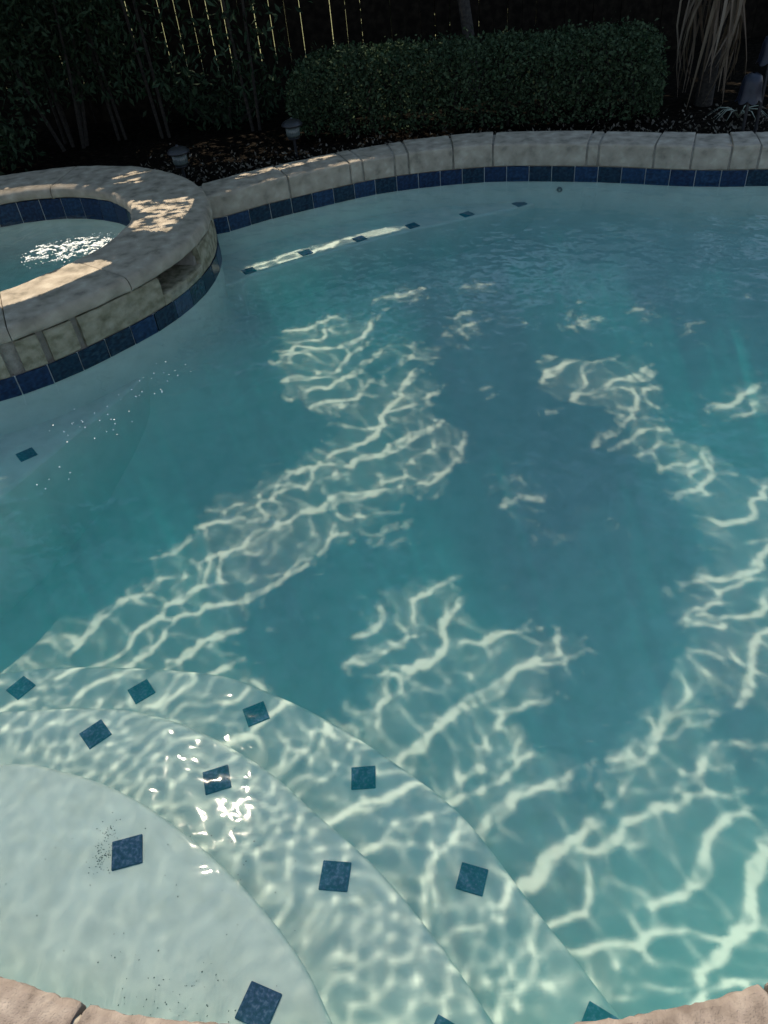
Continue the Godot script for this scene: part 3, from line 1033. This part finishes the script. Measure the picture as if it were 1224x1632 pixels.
		idx.append_array(PackedInt32Array([k, k + 1, k + 2, k, k + 2, k + 3]))
	var big := 0.06
	for i in 102:
		for j in 108:
			var u := -3.0 + i * big
			var w := -6.3 + j * big
			var most := 0.0
			for d in [Vector2(0, 0), Vector2(-0.45, -0.45), Vector2(0.45, -0.45), Vector2(0.45, 0.45), Vector2(-0.45, 0.45)]:
				most = maxf(most, open_to_sun.call(u + d.x * big, w + d.y * big))
			if most < 0.05:
				put.call(u + rng.randf_range(-0.006, 0.006), w + rng.randf_range(-0.006, 0.006), big * 0.66, 5.4)
				put.call(u + rng.randf_range(-0.03, 0.03), w + rng.randf_range(-0.03, 0.03), big * 0.6, 5.8)
				continue
			for a in 6:
				for b in 6:
					var fu := u + (a - 2.5) * big / 6
					var fw := w + (b - 2.5) * big / 6
					var t: float = open_to_sun.call(fu, fw)
					if t < 0.97:
						put.call(fu, fw, big / 12 * sqrt(1.0 - t) * 1.02, 1.98)
	print("leaflets ", v.size() / 4)
	var trunk := [Vector3(0, 0, 0), Vector3(0.1, 0.8, -0.1), Vector3(0.15, 1.6, -0.3), Vector3(0.5, 2.25, -0.5)]
	part("trunk", tube(trunk, [0.16, 0.13, 0.11, 0.09], 12), M.bark, o)
	for l in [[Vector3(3.0, 2.45, -2.6)], [Vector3(4.6, 2.5, -1.9)], [Vector3(7.0, 2.5, -2.3)]]:
		var e: Vector3 = l[0]
		var s: Vector3 = trunk[3]
		part("limb", tube([s, s.lerp(e, 0.3) + Vector3(0, 0.12, 0.1), s.lerp(e, 0.6) + Vector3(0, 0.1, -0.1), e], [0.06, 0.045, 0.03, 0.01], 7), M.bark, o)
	var fo := part("foliage", array_mesh(v, PackedVector3Array(), idx, c), M.leaf, o)  # added leaflets, sized so the gaps draw the light pattern
	fo.set_meta("kind", "stuff")

# ---------------------------------------------------------------- garden behind the pool
func fence() -> void:
	var o := thing("wooden_fence", "dark wooden board fence with light showing through its narrow gaps", "fence", Vector3(0, 0.05, 0))
	var a := Vector2(-5.2, -8.0)
	var b := Vector2(6.2, -8.75)
	var d := (b - a).normalized()
	var turn := Basis(Vector3.UP, -atan2(d.y, d.x))
	var variants := []
	for k in 4:
		variants.append(box(Vector3(0.1350, 1.84 + 0.012 * k, 0.017 + 0.001 * k), 0.002))
	var long := a.distance_to(b)
	var k := 0
	var s := 0.0
	while s < long:
		var q := a + d * (s + 0.07)
		part("board", variants[rng.randi() % 4], M.wood, o, Transform3D(turn * Basis(Vector3(0, 0, 1), rng.randf_range(-0.0008, 0.0008)), Vector3(q.x, 0.93, q.y)))
		s += 0.1356 if rng.randf() < 0.45 else 0.1350 + rng.randf_range(0.0025, 0.0058)
		k += 1
	for y in [0.3, 1.55]:
		var q := (a + b) / 2
		part("rail", box(Vector3(long, 0.09, 0.038), 0.003), M.wood, o, Transform3D(turn, Vector3(q.x, y, q.y) + turn * Vector3(0, 0, -0.03)))
	for i in 5:
		var q := a + d * (0.8 + i * 2.4)
		part("post", box(Vector3(0.09, 1.9, 0.09), 0.004), M.wood, o, Transform3D(turn, Vector3(q.x, 0.92, q.y) + turn * Vector3(0, 0, -0.095)))

func hedge() -> void:
	var o := thing("clipped_hedge", "low clipped small leaved hedge behind the far coping wall", "hedge", Vector3(1.05, 0.1, -6.7))
	var pos := PackedVector3Array()
	var x_axis := Vector3(2.72, 0, 0.62).normalized()
	var z_axis := Vector3(-x_axis.z, 0, x_axis.x)
	while pos.size() < 30000:
		var u := rng.randf_range(-1.42, 1.42)
		var w := rng.randf_range(-0.36, 0.36)
		var h := rng.randf_range(0.06, 0.60)
		var round_ := maxf(absf(u) - 1.2, 0) / 0.22
		var roof := 0.60 + 0.02 * u + 0.05 * bump.get_noise_2d(u * 2.0, w * 2.0) + 0.03 * bump.get_noise_2d(u * 9.0, w * 9.0) - 0.14 * round_ * round_ - 0.10 * pow(absf(w) / 0.36, 4.0)
		if h > roof:
			continue
		var deep := minf(minf(roof - h, 0.36 - absf(w)), 1.42 - absf(u))
		if rng.randf() < exp(-deep * 13.0) + 0.04:
			var puff := 0.05 * bump.get_noise_3d(u * 4.0, h * 5.0, w * 4.0)
			pos.append(x_axis * (u + puff) + z_axis * (w * (1.0 + puff)) + Vector3.UP * (h + (absf(rng.randfn(0, 0.035)) if rng.randf() < 0.05 else 0.0)))
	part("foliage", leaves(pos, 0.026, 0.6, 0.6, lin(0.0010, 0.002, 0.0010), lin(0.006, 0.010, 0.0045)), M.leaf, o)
	for i in 12:
		var u := -1.25 + i * 0.228
		var s := x_axis * (u + rng.randf_range(-0.05, 0.05)) + z_axis * rng.randf_range(-0.1, 0.1)
		part("stem", tube([s, s + Vector3(rng.randf_range(-0.05, 0.05), 0.25, 0), s + Vector3(rng.randf_range(-0.1, 0.1), 0.5, rng.randf_range(-0.1, 0.1))], [0.012, 0.009, 0.004], 5), M.bark, o)

func planting() -> void:
	# tall leafy shrubs in the dark corner on the left
	var labels := ["tall dark leafy shrub at the left edge behind the spa", "dark leafy shrub between the left edge and the path light", "loose dark shrub in front of the fence left of the hedge"]
	var spots := [[Vector3(-3.1, 0.1, -6.75), Vector3(0.85, 1.0, 0.45), 0.95], [Vector3(-2.3, 0.1, -7.35), Vector3(0.7, 0.75, 0.3), 1.15], [Vector3(-1.0, 0.1, -7.6), Vector3(0.5, 0.22, 0.25), 0.2]]
	for i in 3:
		var o := thing("leafy_shrub", labels[i], "shrub", spots[i][0], "shrubs behind the spa")
		var pos := PackedVector3Array()
		for k in [190, 120, 26][i]:
			var d := Vector3(rng.randfn(), rng.randfn(), rng.randfn()).normalized() * pow(rng.randf(), 0.5)
			var c: Vector3 = Vector3(0, spots[i][2], 0) + d * spots[i][1]
			for q in 42:
				pos.append(c + Vector3(rng.randfn(), rng.randfn(), rng.randfn()) * 0.085)
		part("foliage", leaves(pos, 0.055, 0.4, 0.42, lin(0.0008, 0.0015, 0.0008), lin(0.0035, 0.006, 0.0032), 0.6), M.leaf, o)
		for k in 5:
			var e := Vector3(rng.randf_range(-0.4, 0.4), spots[i][2], rng.randf_range(-0.2, 0.2))
			part("stem", tube([e * Vector3(0.3, 0, 0.3), e * Vector3(0.7, 0.5, 0.7), e], [0.016, 0.012, 0.007], 6), M.bark, o)
	# unseen bushes added beyond the fence to block light in most of its gaps
	var far := ["unseen bushy shrub added beyond the fence at the far left", "unseen bushy shrub added beyond the fence behind the left half of the hedge", "unseen bushy shrub added beyond the fence behind the right half of the hedge", "unseen bushy shrub added beyond the fence at the far right"]
	for i in 4:
		var o := thing("added_shrub", far[i], "shrub", [Vector3(-3.6, 0.1, -8.9), Vector3(1.0, 0.1, -9.1), Vector3(2.5, 0.1, -9.2), Vector3(4.4, 0.1, -9.4)][i], "added shrubs beyond the fence")
		var pos := PackedVector3Array()
		for k in 90:
			var d := Vector3(rng.randfn(), rng.randfn(), rng.randfn()).normalized() * pow(rng.randf(), 0.5)
			var c: Vector3 = Vector3(0, 0.75, 0) + d * [Vector3(1.5, 0.8, 0.35), Vector3(0.85, 0.75, 0.3), Vector3(0.8, 0.75, 0.3), Vector3(1.0, 0.8, 0.3)][i]
			for q in 60:
				pos.append(c + Vector3(rng.randfn(), rng.randfn(), rng.randfn()) * 0.1)
		part("foliage", leaves(pos, 0.07, 0.4, 0.5, lin(0.008, 0.014, 0.006), lin(0.03, 0.045, 0.02), 0.4), M.leaf, o)
		part("stem", tube([Vector3.ZERO, Vector3(0.03, 0.4, 0), Vector3(-0.02, 0.9, 0)], [0.03, 0.025, 0.012], 6), M.bark, o)
	# slender saplings against the fence
	var sl := ["leftmost slender sapling stem standing against the dark fence", "second slender sapling stem from the left against the fence", "slender sapling stem just left of the bright fence gaps", "slender sapling stem among the bright fence gaps"]
	var xs := [-2.45, -1.95, -1.55, -0.75]
	for i in 4:
		var o := thing("sapling", sl[i], "sapling", Vector3(xs[i], 0.1, -7.55 + 0.1 * i), "saplings by the fence")
		for k in 2:
			var lean := Vector3(rng.randf_range(-0.25, 0.05), 2.6, rng.randf_range(-0.1, 0.1))
			part("trunk", tube([Vector3(k * 0.06, 0, 0), lean * 0.4 + Vector3(k * 0.09, 0, 0.02), lean + Vector3(k * 0.15, 0, 0)], [0.014, 0.011, 0.006], 6), M.bark, o)
		var pos := PackedVector3Array()
		for q in 1500:
			var up := rng.randf()
			pos.append(Vector3(rng.randfn(-0.1 * up, 0.26), 0.35 + 2.2 * up, rng.randfn(0, 0.14)))
		part("crown", leaves(pos, 0.07, 0.3, 0.35, lin(0.0008, 0.0015, 0.0008), lin(0.0035, 0.006, 0.0032), 0.8), M.leaf, o)
	# palm-like plant with a skirt of dry hanging leaves
	var y := thing("yucca", "yucca with a skirt of dry brown leaves hanging beside the hedge", "plant", Vector3(2.86, 0.1, -6.5))
	part("trunk", tube([Vector3(0, 0, 0), Vector3(0.01, 0.5, 0), Vector3(-0.02, 1.15, 0)], [0.07, 0.06, 0.06], 10), M.bark, y)
	for i in 64:
		var th := rng.randf() * TAU
		var out := Vector3(cos(th), 0, sin(th))
		var y0 := rng.randf_range(0.65, 1.1)
		var fall := rng.randf_range(0.45, 0.75)
		var sway := Vector3(rng.randf_range(-0.08, 0.08), 0, rng.randf_range(-0.05, 0.05))
		blade("dry_leaf", [out * 0.05 + Vector3(0, y0, 0), out * rng.randf_range(0.12, 0.20) + Vector3(0, y0 + 0.03, 0), out * rng.randf_range(0.14, 0.24) + Vector3(0, y0 - fall * 0.5, 0) + sway, out * rng.randf_range(0.08, 0.22) + Vector3(0, maxf(y0 - fall, 0.04), 0) + sway * 2.0], 0.030, lin(0.008, 0.005, 0.003).lerp(lin(0.036, 0.024, 0.015), rng.randf()), M.dry, y)
	for i in 30:
		var th := rng.randf() * TAU
		var out := Vector3(cos(th), 0, sin(th))
		blade("green_leaf", [Vector3(0, 1.1, 0), out * 0.25 + Vector3(0, 1.25, 0), out * 0.5 + Vector3(0, 1.15, 0), out * 0.72 + Vector3(0, 0.75 + rng.randf() * 0.3, 0)], 0.03, lin(0.008, 0.014, 0.008).lerp(lin(0.02, 0.03, 0.015), rng.randf()), M.leaf, y)
	# low strap leaves on the soil beside it
	var t := thing("strap_leaf_clump", "small clump of arching strap leaves on the soil below the yucca", "plant", Vector3(2.95, 0.1, -6.05))
	for i in 14:
		var th := rng.randf() * TAU
		var out := Vector3(cos(th), 0, sin(th))
		blade("green_leaf", [Vector3.ZERO, out * 0.06 + Vector3(0, 0.07, 0), out * 0.14 + Vector3(0, 0.08, 0), out * 0.22 + Vector3(0, 0.03, 0)], 0.012, lin(0.05, 0.06, 0.04), M.leaf, t)

func blade(called: String, pts: Array, width: float, c: Color, m: Material, parent: Node) -> void:
	var curve := Curve3D.new()
	for i in pts.size():
		var a: Vector3 = pts[maxi(i - 1, 0)]
		var b: Vector3 = pts[mini(i + 1, pts.size() - 1)]
		curve.add_point(pts[i], -(b - a) / 6, (b - a) / 6)
	var v := PackedVector3Array()
	var cols := PackedColorArray()
	var idx := PackedInt32Array()
	var n := 7
	var long := curve.get_baked_length()
	for i in n:
		var t := i / float(n - 1)
		var q := curve.sample_baked(t * long)
		var d := (curve.sample_baked(minf(t * long + 0.02, long)) - curve.sample_baked(maxf(t * long - 0.02, 0))).normalized()
		var side := d.cross(Vector3(pts[pts.size() - 1].x, 0.2, pts[pts.size() - 1].z + 0.01)).normalized() * width * 0.5 * (1.0 - 0.9 * t * t)
		v.append(q - side)
		v.append(q + d.cross(side) * 0.25)
		v.append(q + side)
		for k in 3:
			cols.append(c)
		if i:
			for k in 2:
				var e := (i - 1) * 3 + k
				idx.append_array(PackedInt32Array([e, e + 1, e + 4, e, e + 4, e + 3]))
	part(called, array_mesh(v, PackedVector3Array(), idx, cols), m, parent)

func lamps() -> void:
	var labels := ["small capped path light with ribbed glass beside the spa", "small capped path light with ribbed glass at the hedge's left end"]
	var at := [Vector3(-1.17, 0.1, -5.95), Vector3(-0.36, 0.1, -6.35)]
	for i in 2:
		var o := thing("path_light", labels[i], "lamp", at[i], "ribbed path lights")
		o.rotation.y = i * 1.3
		part("stake", tube([Vector3(0, -0.05, 0), Vector3(0, 0.14, 0)], [0.011, 0.011], 8), M.bronze, o)
		part("base", lathe([Vector2(0.0, 0.125), Vector2(0.040, 0.128), Vector2(0.046, 0.135), Vector2(0.046, 0.142), Vector2(0.0, 0.145)], 24), M.bronze, o)
		part("ribbed_glass", lathe([Vector2(0.0, 0.143), Vector2(0.043, 0.143), Vector2(0.050, 0.16), Vector2(0.054, 0.225), Vector2(0.0, 0.226)], 72, 18, 0.0022), M.lamp_glass, o)
		var cap := part("cap", lathe([Vector2(0.0, 0.226), Vector2(0.077, 0.222), Vector2(0.081, 0.228), Vector2(0.079, 0.236), Vector2(0.070, 0.242), Vector2(0.066, 0.249), Vector2(0.054, 0.256), Vector2(0.03, 0.264), Vector2(0.0, 0.267)], 32), M.bronze, o)
		part("finial", lathe([Vector2(0.0, 0.264), Vector2(0.012, 0.266), Vector2(0.012, 0.272), Vector2(0.006, 0.279), Vector2(0.0, 0.28)], 14), M.bronze, cap)
	# tulip shaped spot lights on posts at the right
	var tl := ["bell shaped garden light on a dark post behind the right coping", "second bell shaped garden light higher up at the right picture edge"]
	var ta := [Vector3(2.74, 0.1, -5.52), Vector3(2.88, 0.1, -5.62)]
	var th := [0.245, 0.44]
	for i in 2:
		var o := thing("bell_light", tl[i], "lamp", ta[i], "bell shaped garden lights")
		part("post", tube([Vector3(0, -0.05, 0), Vector3(0, th[i] + 0.15, 0)], [0.011, 0.011], 8), M.bronze, o)
		var h: float = th[i]
		var p := PackedVector3Array()
		for q in [[0.012, 0.175], [0.03, 0.172], [0.055, 0.155], [0.066, 0.12], [0.070, 0.07], [0.076, 0.03], [0.086, 0.0]]:
			for j in 48:
				var a := TAU * j / 48
				var petal: float = absf(sin(a * 3.0))
				var open: float = 1.0 - q[1] / 0.175
				p.append(Vector3(cos(a) * (q[0] - 0.012 * open * (1.0 - petal)), h + q[1] + 0.022 * open * (1.0 - petal), sin(a) * (q[0] - 0.012 * open * (1.0 - petal))))
		part("shade", grid(p, 7, 48, false, true, true), M.blue_metal, o)
		part("bulb", lathe([Vector2(0.0, h + 0.005), Vector2(0.016, h + 0.01), Vector2(0.024, h + 0.026), Vector2(0.020, h + 0.05), Vector2(0.012, h + 0.075), Vector2(0.0, h + 0.08)], 18), M.lamp_glass, o)

func debris() -> void:
	# dark grit washed against the tile on the shelf
	var pebble := SphereMesh.new()
	pebble.radius = 0.0016
	pebble.height = 0.0024
	pebble.radial_segments = 6
	pebble.rings = 3
	var spots := []
	for i in 110:
		spots.append(Vector3(-0.845 + rng.randfn(0, 0.016), -0.119, -1.03 + rng.randfn(0.0, 0.035)))
	for i in 90:
		spots.append(Vector3(-0.62 + rng.randfn(0, 0.09), -0.119, -0.60 + rng.randfn(0, 0.05)))
	for i in 60:
		spots.append(Vector3(rng.randf_range(-1.1, -0.3), -0.119, rng.randf_range(-1.1, -0.6)))
	scatter("shelf_grit", pebble, spots, plain(lin(0.06, 0.055, 0.05), 0.9), "dark grit scattered round the blue tile on the shelf", "grit", 0.3, 1.3)
	# small white bubbles standing in for sun sparkles on the pool below the spa
	var ball := SphereMesh.new()
	ball.radius = 0.0035
	ball.height = 0.006
	ball.radial_segments = 10
	ball.rings = 5
	spots = []
	for q in [V(-1.36, -2.9), V(-1.30, -2.93), V(-1.2, -3.0), V(-1.08, -3.17), V(-0.92, -3.34), V(-1.31, -2.57), V(-1.15, -2.9), V(-1.02, -3.3), V(-0.98, -3.15)]:
		for k in 6:
			var w := Vector2(q.x + rng.randfn(0, 0.05), q.y + rng.randfn(0, 0.05))
			spots.append(Vector3(w.x, WATER + wave(w.x, w.y) + 0.001, w.y))
	scatter("sparkle_bubbles", ball, spots, M.foam, "tiny white bubbles standing in for sun sparkles on the pool below the spa", "bubbles", 0.4, 1.2)
	# leaf litter and chips on the soil
	var pos := PackedVector3Array()
	for i in 1500:
		var x := rng.randf_range(-1.6, 3.4)
		pos.append(Vector3(x, 0.125, -5.95 - absf(rng.randfn(0, 0.35)) + (0.12 * maxf(x - 1.0, 0) * 1.5)))
	var lt := part("leaf_litter", leaves(pos, 0.028, 0.5, 0.5, lin(0.006, 0.005, 0.004), lin(0.03, 0.024, 0.017)), M.dry, self)
	lt.set_meta("kind", "stuff")
	tag(lt, "dry leaf litter on the soil behind the far coping", "leaf litter")

func scatter(called: String, mesh: Mesh, spots: Array, m: Material, label: String, category: String, least: float, most: float) -> void:
	var mm := MultiMesh.new()
	mm.transform_format = MultiMesh.TRANSFORM_3D
	mm.mesh = mesh
	mm.instance_count = spots.size()
	for i in spots.size():
		mm.set_instance_transform(i, Transform3D(Basis(Vector3.UP, rng.randf() * TAU) * Basis.from_scale(Vector3(rng.randf_range(least, most), rng.randf_range(least, most), rng.randf_range(least, most))), spots[i]))
	var o := MultiMeshInstance3D.new()
	o.name = called
	o.multimesh = mm
	o.material_override = m
	add_child(o)
	o.set_meta("kind", "stuff")
	tag(o, label, category)
